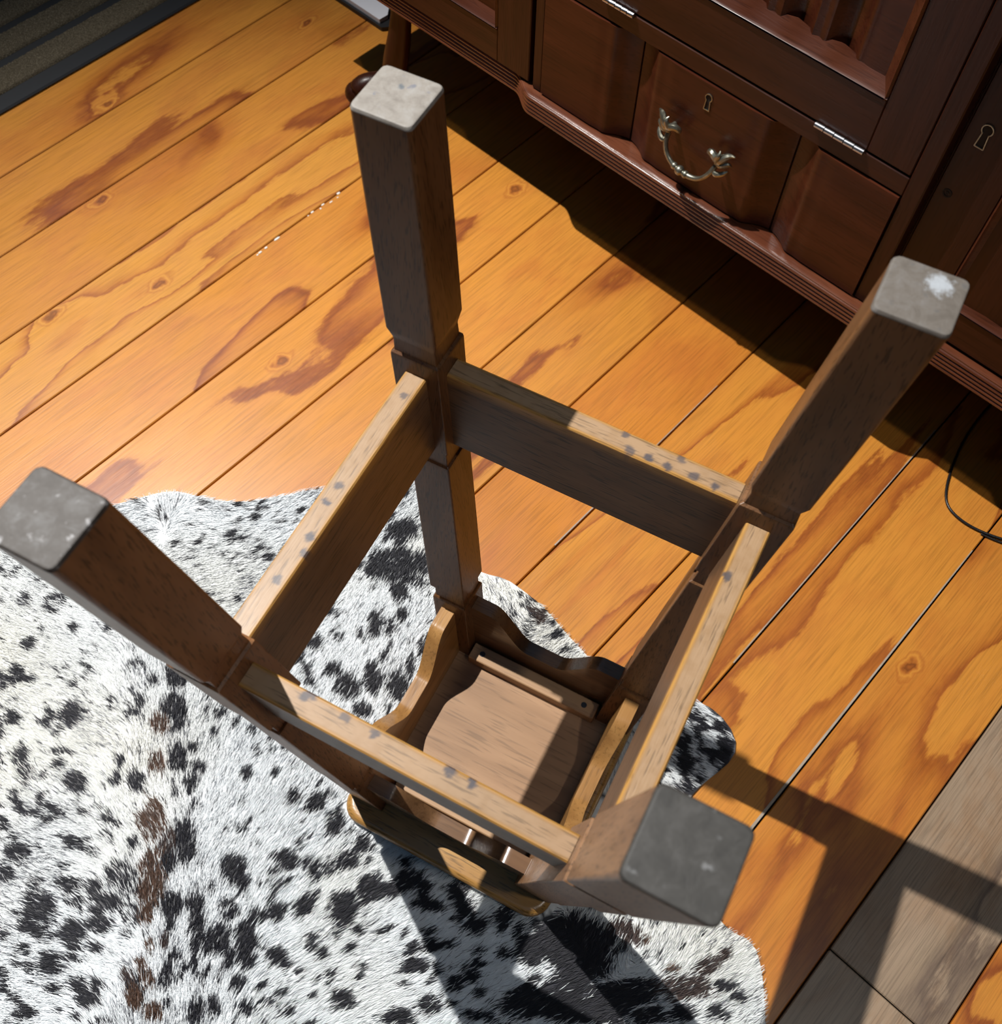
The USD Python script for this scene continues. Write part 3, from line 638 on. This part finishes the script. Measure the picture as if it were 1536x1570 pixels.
RAIL = {'AB': (0, 1, [(.0254, .1591), (.0355, .1469), (.0519, .1473), (.0759, .1587), (.068, .1469), (.091, .1483), (.1092, .1485)]), 'BC': (1, 1, [(.1462, .08)]),
        'CD': (0, -1, [(-.0829, -.1455), (-.0498, -.1467), (-.0257, -.1471), (.0323, -.1446), (.0502, -.1452), (-.078, -.142)]), 'AD': (1, -1, [(-.1501, .1074), (-.1535, -.0077), (-.1487, -.0386), (-.1506, -.0804), (-.1439, -.0523), (-.153, .01)])}
rngw = np.random.default_rng(2)
for nm, (ax, sg, st) in RAIL.items():
    z0, z1, hl, hw = .4055, .4960, .1295, .0100
    # cross-section ring swept along the rail in fine steps, so the top can carry the wear
    na = 130; along = np.linspace(-hl, hl, na)
    cr = []
    for q in np.linspace(-1, 1, 15): cr.append((q * (hw - .0012), z1))
    for q in np.linspace(0, 1, 9)[1:]: cr.append((hw, z1 - .0012 - q * (z1 - z0 - .0024)))
    for q in np.linspace(1, -1, 5): cr.append((q * (hw - .0012), z0))
    for q in np.linspace(1, 0, 9)[:-1]: cr.append((-hw, z1 - .0012 - q * (z1 - z0 - .0024)))
    cr = np.array(cr)
    cr = np.vstack([cr[:15], [[hw, z1 - .0012]], cr[15:], [[-hw, z1 - .0012]]])
    rings = []
    for t in along:
        off = sg * cs(.45) + sg * (cr[:, 1] - .45) * K1
        P = np.zeros((len(cr), 3)); P[:, ax] = t; P[:, 1 - ax] = off + cr[:, 0]; P[:, 2] = cr[:, 1]
        rings.append(P)
    m = loft(rings)
    v = m.vertices
    c = np.zeros((len(v), 3)); topm = v[:, 2] > z1 - .002
    e = np.clip((np.abs(v[:, 1 - ax] - sg * cs(z1)) - .0062) / .0025, 0, 1)                # varnish survives along the edges
    c[topm, 0] = (1 - .8 * e[topm]) * .95
    c[topm, 2] = .35 + .6 * e[topm]
    for sxp, syp in st:
        r = rngw.uniform(.0036, .0052); dd = np.hypot(v[:, 0] - sxp, v[:, 1] - syp) + (meshkit.noise(v * 300, 3) - .5) * .0040
        c[:, 1] = np.maximum(c[:, 1], np.clip((r - dd) / .0012, 0, 1) * topm * rngw.uniform(.7, .95))
    obj('stretcher', m, m_oakx if ax == 0 else m_oaky, stool, smooth=30, attrs=None)
    pr = stage.GetPrimAtPath(str(stool.GetPath()) + '/stretcher' + ('' if nm == 'AB' else '_%03d' % (list(RAIL).index(nm))))
    gm = UsdGeom.Mesh(pr)
    # colours follow the (possibly split) render vertices
    pv = np.array(gm.GetPointsAttr().Get(), float)
    from scipy.spatial import cKDTree
    idx = cKDTree(v).query(pv)[1]
    UsdGeom.PrimvarsAPI(gm).CreatePrimvar('wear', Sdf.ValueTypeNames.Color3fArray, 'vertex').Set(Vt.Vec3fArray.FromNumpy(c[idx].astype(np.float32)))
# scalloped aprons
m_apx = oak('oak_apron_x', 0, (.17, .088, .040), (.12, .06, .027), (.23, .12, .055), rough=.22, fine=.6, pores=.75, coat=.4, seed=8)
m_apy = oak('oak_apron_y', 1, (.33, .165, .052), (.25, .12, .038), (.40, .21, .07), rough=.24, fine=.6, pores=.75, coat=.4, seed=9)
def apron(ax, sg):
    L = .0960
    x = np.linspace(-L, L, 61)
    t = np.clip((np.abs(x) - .018) / .052, 0, 1)
    zt = .066 + (.112 - .066) * (t * t * (3 - 2 * t))
    pl = np.vstack([np.c_[x, zt], [[L, .0222], [-L, .0222]]])
    m = extrude(Polygon(pl), .0165)
    v = m.vertices.copy(); o = np.zeros_like(v)
    o[:, ax] = v[:, 0]; o[:, 2] = v[:, 1]
    o[:, 1 - ax] = sg * (cs(.06) - .0060 + v[:, 2] + (v[:, 1] - .06) * K1)
    m = trimesh.Trimesh(o, m.faces, process=True); 
    if m.volume < 0: m.invert()
    return m
for ax, sg in ((0, 1), (1, 1), (0, -1), (1, -1)):
    obj('apron', apron(ax, sg), m_apx if ax == 0 else m_apy, stool, smooth=35)
# seat board, rounded corners and bullnose edge
def rounded(h, r, n=7):
    return ring(0, 0, h, r, 0, n)[:, :2]
rs = []
for a in np.linspace(-90, 90, 9):
    h = .0075 * math.cos(math.radians(a)); z = .0139 + .0080 * math.sin(math.radians(a))
    q = rounded(1.0, .19); q = q * (.1205 + h, .1275 + h) + (0, -.0130); rs.append(np.c_[q, np.full(len(q), z)])
m_seat = oak('oak_seat', 0, (.31, .175, .088), (.25, .138, .068), (.37, .215, .112), rough=.55, coat=0.0, pores=.72, fine=.55, seed=12)
m_edge = oak('oak_seat_edge', 0, (.42, .22, .06), (.31, .155, .042), (.52, .29, .085), rough=.3, pores=.45, seed=13)
seat = obj('seat', loft(rs), m_edge, stool, smooth=40, label='varnished seat board lying face down')
obj('underside', box(-.0985, .0985, -.0985, .0985, .0216, .0226, .0003), m_seat, seat, label='raw unvarnished underside of the seat')
m_cleat = oak('oak_cleat', 0, (.40, .24, .12), (.33, .19, .10), (.46, .29, .16), rough=.5, coat=0, pores=.85, seed=15)
m_screw = plain('screw_dark', (.05, .05, .055), .4, metal=.8)
for sg in (1, -1):
    cl = obj('cleat', box(-.082, .082, min(sg * .0965, sg * .0765), max(sg * .0965, sg * .0765), .0226, .0400, .001), m_cleat, stool)
    for x in (-.068, .066):
        obj('screw', cyl((x, sg * .087, .0385), (x, sg * .087, .0404), .0034), m_screw, cl, smooth=30)

# ------------------------------------------------------------------ cabinet (its own frame: x along the front, y into it)
PH = -0.278
C0 = np.array([-.272, .86])
UV = np.array([math.cos(PH), math.sin(PH)]); WV = np.array([-math.sin(PH), math.cos(PH)])
loc = UV * C0[0] + WV * C0[1]
cab = thing('cabinet', (loc[0], loc[1], 0), PH, label='tall dark mahogany cabinet with a carved drawer and hinged doors standing on curved feet', cat='cabinet')
CAB_SIZE, CAB_SHIFT = 1.028, np.array([-.0058, .0067, -.0334])     # the parts below are drawn a little small
def L(m):
    m.apply_scale(CAB_SIZE); m.apply_translation(CAB_SHIFT - np.array([C0[0], C0[1], 0])); return m
def mahog(name, axis, a, b, c, rough=.36, coat=.08, seed=0, spec=.22):
    return oak(name, axis, b, a, c, rough=rough, fine=.6, pores=.72, coat=coat, seed=seed, spec=spec)
mz = mahog('mahogany_upright', 2, (.022, .0058, .0030), (.031, .0082, .0040), (.042, .0115, .0055), seed=21)
mx = mahog('mahogany_rail', 0, (.025, .0066, .0033), (.036, .0095, .0045), (.048, .0135, .006), seed=22)
md = mahog('mahogany_drawer', 0, (.036, .0082, .0036), (.052, .012, .005), (.072, .018, .0075), seed=23)
mk = mahog('mahogany_moulding', 0, (.080, .022, .010), (.115, .034, .015), (.15, .048, .022), rough=.24, coat=.45, seed=24, spec=.4)
mp = mahog('mahogany_bevel', 0, (.050, .0135, .006), (.070, .020, .009), (.095, .029, .013), rough=.28, coat=.25, seed=26)
m_brass = plain('aged_brass', (.27, .265, .21), .36, metal=.9, noise=.35, scale=120)
m_steel = plain('hinge_steel', (.42, .42, .44), .3, metal=1.0)
m_black = plain('keyhole_dark', (.004, .003, .003), .8)
UL, UR, CL, CR = -1.03, .486, -.5455, -.0075       # ends and centre section
FS, FC = .655, .635                                # front planes: sides, centre
# carcass
obj('body', L(cat_([box(UL, CL, FS, 1.10, .25, .95), box(CR, UR, FS, 1.10, .25, .95), box(CL - .002, CR + .002, FC + .020, 1.10, .25, .95)])), mz, cab)
obj('top', L(box(UL - .03, UR + .03, FS - .06, 1.11, .95, .98, .006)), mx, cab)
# reeded skirt that breaks forward in the middle
def skirt_y(u):
    s = lambda t: (lambda c: c * c * (3 - 2 * c))(np.clip(t, 0, 1))
    return .6405 - .0205 * s((u + .585) / .046) * (1 - s((u - (-.006)) / .046))
us = np.unique(np.r_[np.linspace(UL - .01, -.60, 8), np.linspace(-.60, -.52, 24), np.linspace(-.52, -.02, 20), np.linspace(-.02, .06, 24), np.linspace(.06, UR + .01, 8)])
prof = []                                           # (depth behind the front, z)
zb, zt = .2225, .2520; nre = 5; pitch = (zt - zb) / nre
for k in range(nre):
    for a in np.linspace(-75, 75, 7):
        prof.append((.0028 - .0028 * math.cos(math.radians(a)), zb + pitch * (k + .5) + pitch * .46 * math.sin(math.radians(a))))
    if k < nre - 1: prof.append((.0042, zb + pitch * (k + 1)))
prof += [(.0022, zt + .0012), (.006, zt + .0026), (.060, zt + .0030), (.060, zb)]
prof = np.array(prof)
rings = [np.c_[np.full(len(prof), u), skirt_y(u) + prof[:, 0], prof[:, 1]] for u in us]
obj('skirt_moulding', L(loft(rings)), mk, cab, smooth=25, label='reeded skirt moulding')
# cabriole front feet
def foot(sgn, ux):
    path = spline([(ux, .668, .250), (ux - sgn * .001, .666, .20), (ux - sgn * .007, .663, .155), (ux - sgn * .016, .660, .11), (ux - sgn * .034, .655, .066), (ux - sgn * .055, .630, .064), (ux - sgn * .063, .616, .054)], 40)
    rad = np.interp(np.linspace(0, 1, 40), [0, .2, .45, .65, .85, 1], [.016, .0155, .019, .021, .0195, .0185])
    m = tube(path, rad, 16)
    toe = ball((0, 0, 0), .0188, 2, (1.1, 1.0, 1.0)); toe.apply_translation((ux - sgn * .0655, .614, .0518))
    return L(cat_([m, toe]))
obj('foot', foot(1, -.838), mz, cab, smooth=True)
obj('foot', foot(-1, .294), mz, cab, smooth=True)
for ux in (-.838, .294): obj('foot', L(box(ux - .025, ux + .025, 1.03, 1.08, .0326, .25, .004)), mz, cab)
# centre: posts, rail
obj('post', L(box(CL, -.5300, FC - .001, FC + .06, .2555, .95, .0015)), mz, cab); obj('post', L(box(-.0275, CR, FC - .001, FC + .06, .2555, .95, .0015)), mz, cab)
obj('rail', L(box(-.5300, -.0275, FC - .0005, FC + .05, .4135, .4372, .001)), mx, cab)
# drawer front: three raised fields with ogee grooves between them
def wave_y(u, b0, half, depth, ridge):
    """recess (into the cabinet) around a boundary b0"""
    d = np.abs(u - b0) / half
    return depth * np.where(d < 1, .5 + .5 * np.cos(np.pi * np.clip(d, 0, 1) ** .8), 0) - ridge * np.exp(-((d - .55) / .16) ** 2)
def waved(u0, u1, z0, z1, base, thick, bounds, half, depth, ridge, n=120):
    u = np.linspace(u0, u1, n); y = np.full(n, base)
    for b_ in bounds: y = y + wave_y(u, b_, half, depth, ridge)
    e = .0015
    pl = np.vstack([np.c_[u, y], [[u1, base + thick], [u0, base + thick]]])
    m = extrude(Polygon(pl).buffer(0), z1 - z0); m.apply_translation((0, 0, z0)); return m
B1, B2 = -.3853, -.1616
drawer = UsdGeom.Xform.Define(stage, str(cab.GetPath()) + '/drawer').GetPrim()
for u0, u1 in ((-.5285, B1 - .0012), (B1 + .0012, B2 - .0012), (B2 + .0012, -.0290)):
    obj('drawer_panel', L(waved(u0, u1, .2575, .4115, FC - .003, .03, (B1, B2), .060, .0165, .0035)), md, drawer, smooth=28)
obj('drawer_backing', L(box(-.5285, -.0290, FC + .017, FC + .026, .257, .412, .001)), mz, drawer)
def keyhole(u, z, y, s=1.0):
    p1 = Point(u, z + .0045 * s).buffer(.0042 * s); p2 = Polygon([(u - .0022*s, z + .003*s), (u + .0022*s, z + .003*s), (u + .0034*s, z - .0115*s), (u - .0034*s, z - .0115*s)])
    hole = p1.union(p2); rim = hole.buffer(.0009 * s)
    def slab(p, d, yy):
        m = extrude(p, d); v = m.vertices.copy(); m.vertices = np.c_[v[:, 0], yy - v[:, 2], v[:, 1]]; m.fix_normals(); return m
    return L(slab(rim.difference(hole.buffer(-.0001)), .0018, y + .0006)), L(slab(hole, .0008, y + .0006))
kr, kb = keyhole(-.276, .391, FC - .003)
obj('escutcheon', kr, m_brass, drawer); obj('keyhole', kb, m_black, drawer)
# drawer handle: a bail with leafy ends, modelled from bent tapering stems
def bail():
    y = FC - .003; hu0, hz0, hu1, hz1 = -.3135, .336, -.2385, .3335
    st = []
    bow = spline([(hu0 + .001, y - .012, hz0 - .004), (hu0 + .003, y - .018, hz0 - .016), (hu0 + .014, y - .021, hz0 - .031), ((hu0 + hu1) / 2 - .004, y - .022, hz0 - .037), (hu1 - .016, y - .021, hz0 - .033), (hu1 - .004, y - .018, hz0 - .018), (hu1 - .001, y - .012, hz1 - .004)], 40)
    st.append(tube(bow, np.interp(np.linspace(0, 1, 40), [0, .25, .5, .75, 1], [.0034, .0029, .0037, .0029, .0034]), 10))
    c = bow[18]; st.append(ball(c, .0062, 2, (1, 1, 1))); st.append(ball(bow[21], .0048, 2)); st.append(ball(bow[15], .0045, 2))
    for s, u, z in ((1, hu0, hz0), (-1, hu1, hz1)):
        st.append(cyl((u, y + .002, z), (u, y - .012, z), .0035, 12)); st.append(ball((u, y - .013, z), .0042, 2))
        def leaf(pts, r0):
            r0 *= 1.4
            p = spline([(u + s * a, y - b_, z + c_) for a, b_, c_ in pts], 16)
            st.append(tube(p, np.interp(np.linspace(0, 1, 16), [0, .3, .75, 1], [r0 * .7, r0, r0 * .8, r0 * .25]), 8))
        leaf([(0, .013, 0), (-.006, .016, .009), (-.012, .013, .016), (-.019, .010, .017)], .0034)
        leaf([(0, .013, 0), (-.009, .015, .002), (-.014, .012, .004), (-.017, .009, .001)], .0026)
        leaf([(0, .013, 0), (.004, .016, .008), (.010, .015, .010), (.014, .011, .005), (.012, .008, .0005)], .0034)
        leaf([(0, .013, 0), (.001, .017, .007), (-.002, .018, .014), (-.001, .015, .019)], .0028)
        leaf([(.002, .015, -.012), (-.004, .017, -.013), (-.011, .014, -.010), (-.015, .011, -.006)], .0026)
    return L(cat_(st))
obj('handle', bail(), m_brass, drawer, smooth=40, label='tarnished brass drop handle with leafy ends')
# fall-front door above the rail
def framed(parent, u0, u1, z0, z1, y, stile, railb, bounds, half, depth, mat_p, ztop_rail=.06):
    iu0, iu1, iz0, iz1 = u0 + stile[0], u1 - stile[1], z0 + railb, z1 - ztop_rail
    obj('stile', L(box(u0, iu0, y, y + .022, z0, z1, .0012)), mz, parent); obj('stile', L(box(iu1, u1, y, y + .022, z0, z1, .0012)), mz, parent)
    obj('door_rail', L(box(iu0, iu1, y + .0002, y + .022, z0, iz0, .0012)), mx, parent); obj('door_rail', L(box(iu0, iu1, y + .0002, y + .022, iz1, z1, .0012)), mx, parent)
    # sloping moulding down to a waved field
    mo = []
    w = .017
    for pl, dirn in (((iu0, iu1, iz0), 1), ((iu0, iu1, iz1), -1)):
        n = 90; u = np.linspace(pl[0], pl[1], n)
        edge = w + sum(np.interp(np.abs(u - b_), [0, half * .5, half], [.006, .002, 0]) for b_ in bounds) 
        A = np.c_[u, np.full(n, y + .001), np.full(n, pl[2])]; B = np.c_[u, np.full(n, y + .0125), pl[2] + dirn * edge]; Cc = np.c_[u, np.full(n, y + .022), np.full(n, pl[2])]
        rr = [np.array([A[i], A[i] + (0, -.0030, dirn * .0025), A[i] + (0, .0005, dirn * .005), B[i], Cc[i]]) for i in range(n)]
        mo.append(loft(rr))
    for uu, dirn in ((iu0, 1), (iu1, -1)):
        rr = [np.array([(uu, y + .001, z), (uu + dirn * .0025, y - .002, z), (uu + dirn * .005, y + .0015, z), (uu + dirn * w, y + .0125, z), (uu, y + .022, z)]) for z in np.linspace(iz0, iz1, 3)]
        mo.append(loft(rr))
    obj('panel_moulding', L(cat_(mo)), mp, parent, smooth=25)
    obj('panel', L(waved(iu0 + .001, iu1 - .001, iz0 + .001, iz1 - .001, y + .0105, .012, bounds, half, depth, .003)), mat_p, parent, smooth=28)
fall = UsdGeom.Xform.Define(stage, str(cab.GetPath()) + '/drop_door').GetPrim()
framed(fall, -.5285, -.0285, .4395, .94, FC, (.0535, .0535), .0625, (-.43, -.36, -.305, -.26, -.205, -.15), .034, .009, md)
for u0, u1 in ((-.4405, -.3950), (-.1443, -.0824)):
    kn = [cyl((u0 + (u1 - u0) * i / 5 + .0004, FC - .003, .4385), (u0 + (u1 - u0) * (i + 1) / 5 - .0004, FC - .003, .4385), .0033, 14) for i in range(5)]
    obj('hinge', L(cat_(kn)), m_steel, fall, smooth=40, label='steel barrel hinge')
# side doors
ldoor = UsdGeom.Xform.Define(stage, str(cab.GetPath()) + '/side_door').GetPrim()
framed(ldoor, UL + .02, CL - .008, .2585, .94, FS - .020, (.058, .058), .049, (-.86, -.78, -.70), .04, .009, md)
rdoor = UsdGeom.Xform.Define(stage, str(cab.GetPath()) + '/side_door_001').GetPrim()
framed(rdoor, CR + .004, UR - .02, .2585, .94, FS - .005, (.062, .058), .047, (.11, .19, .27), .04, .009, md)
kr, kb = keyhole(.0158, .511, FS - .005, 1.25)
obj('escutcheon', kr, m_brass, rdoor); obj('keyhole', kb, m_black, rdoor)
rm = trimesh.creation.annulus(.0034, .0052, .0012, segment=[(.0095, FS - .0056, .4327), (.0095, FS - .0045, .4327)])
obj('screw_hole', L(cat_([rm, cyl((.0095, FS - .0054, .4327), (.0095, FS - .0046, .4327), .0022, 14)])), m_black, rdoor)

# ------------------------------------------------------------------ floor mat, box, cable, wall
def uw(u, w, z=0.0): q = UV * u + WV * w; return np.array([q[0], q[1], z])
mat_t = thing('door_mat', tuple(uw(-1.70, .15)), PH, label='dark ribbed entrance mat with brown carpet strips in the top left corner', cat='mat')
m_rub = plain('mat_rubber', (.008, .009, .011), .55, noise=.3, scale=300)
X1 = -1.3365 + 1.70
obj('backing', box(X1 - .80, X1, -.60, .60, .0, .006, .003), m_rub, mat_t)
def carpet(name):
    nd = {'t': ('texture_coordinate', {}), 'n': ('noise_texture', {'scale': 520.0, 'detail': 3.0, 'roughness': .7}), 'r': ('rgb_ramp', {'ramp': [(.25, (.035, .029, .019)), (.5, (.10, .08, .052)), (.75, (.24, .20, .14))]}),
          'b': ('bump', {'strength': .9, 'distance': .003}), 'p': ('principled_bsdf', {'roughness': .95, 'specular_ior_level': .1})}
    return mat(name, nd, [('t.object', 'n.vector'), ('n.fac', 'r.fac'), ('r.color', 'p.base_color'), ('n.fac', 'b.height'), ('b.normal', 'p.normal')])
m_car = carpet('mat_carpet')
rngm = np.random.default_rng(8)
for k in range(9):
    x1 = X1 - .0345 - k * .0745
    # a strip of low tufts: a lumpy grid top on straight sides
    nx, ny = 26, 460
    gx, gy = np.meshgrid(np.linspace(x1 - .056, x1, nx), np.linspace(-.57, .57, ny), indexing='ij')
    ed = np.minimum(1, np.minimum(gx - (x1 - .056), x1 - gx) / .003)
    zz = .0062 + .0042 * np.sqrt(np.clip(ed, 0, 1)) + rngm.normal(0, .0007, gx.shape) * (ed > .2)
    v = np.c_[gx.ravel(), gy.ravel(), zz.ravel()]; q = np.arange(nx * ny).reshape(nx, ny)
    f_ = np.vstack([np.c_[q[:-1, :-1].ravel(), q[1:, :-1].ravel(), q[1:, 1:].ravel()], np.c_[q[:-1, :-1].ravel(), q[1:, 1:].ravel(), q[:-1, 1:].ravel()]])
    if k > 3: v, f_ = np.array(box(x1 - .056, x1, -.57, .57, .006, .0104, .002).vertices), np.array(box(x1 - .056, x1, -.57, .57, .006, .0104, .002).faces)
    obj('carpet_strip', trimesh.Trimesh(v, f_, process=False), m_car, mat_t, smooth=True)
# white box by the cabinet's left foot
wb = thing('white_box', tuple(uw(-1.20, .92)), PH, label='low white box on a black base behind the cabinet\'s left foot', cat='box')
m_wp = plain('white_plastic', (.62, .62, .66), .4)
m_bp = plain('black_plastic', (.006, .006, .007), .5)
pl = Polygon([(-.28, -.123), (.150, -.123), (.151, -.104), (.128, -.076), (.112, .08), (-.28, .08)])
bm = extrude(Polygon([(-.285, -.128), (.160, -.128), (.172, -.112), (.172, .09), (-.285, .09)]), .008)
obj('base', bm, m_bp, wb)
tm = extrude(pl, .008); tm.apply_translation((0, 0, .008)); obj('lid', tm, m_wp, wb)
bb = thing('blue_box', tuple(uw(-.955, .96)), PH, label='small dusty blue box beside the white box', cat='box')
m_bl = plain('blue_card', (.055, .095, .125), .6)
obj('carton', box(-.045, .04, -.03, .06, 0, .03, .002), m_bl, bb); obj('lid', box(-.047, .042, -.032, .062, .03, .042, .002), m_bl, bb)
# black cable at the right
m_cab = plain('cable_rubber', (.006, .006, .007), .35)
pth = [(.40, .80, .0026), (.372, .71, .0026), (.367, .671, .0026), (.366, .629, .0026), (.369, .596, .0026), (.377, .576, .0026), (.397, .563, .0026), (.425, .558, .0026), (.456, .560, .0026), (.492, .568, .0026), (.56, .60, .0026), (.66, .62, .0026)]
tag(obj('cable', tube(spline(pth, 120), .0018, 10), m_cab, smooth=True), 'thin black cable curving out from under the cabinet across the boards', 'cable')
pth = [(.428, .5545, .0024), (.456, .5545, .0024), (.492, .561, .0024), (.56, .590, .0024), (.66, .605, .0024)]
tag(obj('cable', tube(spline(pth, 60), .0014, 10), m_cab, smooth=True), 'second, shorter black cable end lying beside the longer cable at the right edge', 'cable')
m_wall = plain('wall_paint', (.20, .19, .18), .8)
for nm, q in (('wall_back', (-3.0, 1.85, 1.16, 1.26)), ('added_wall_left', (-3.1, -3.0, -2.1, 1.26)), ('added_wall_right', (1.75, 1.85, -2.1, 1.16)), ('added_wall_front', (-3.1, 1.85, -2.2, -2.1))):  # left, right and front walls are added, unseen, to block low sky light
    wl = box(*q, 0.0, 2.7); wl.apply_transform(trimesh.transformations.rotation_matrix(PH, (0, 0, 1)))
    obj(nm, wl, m_wall, kind='structure')
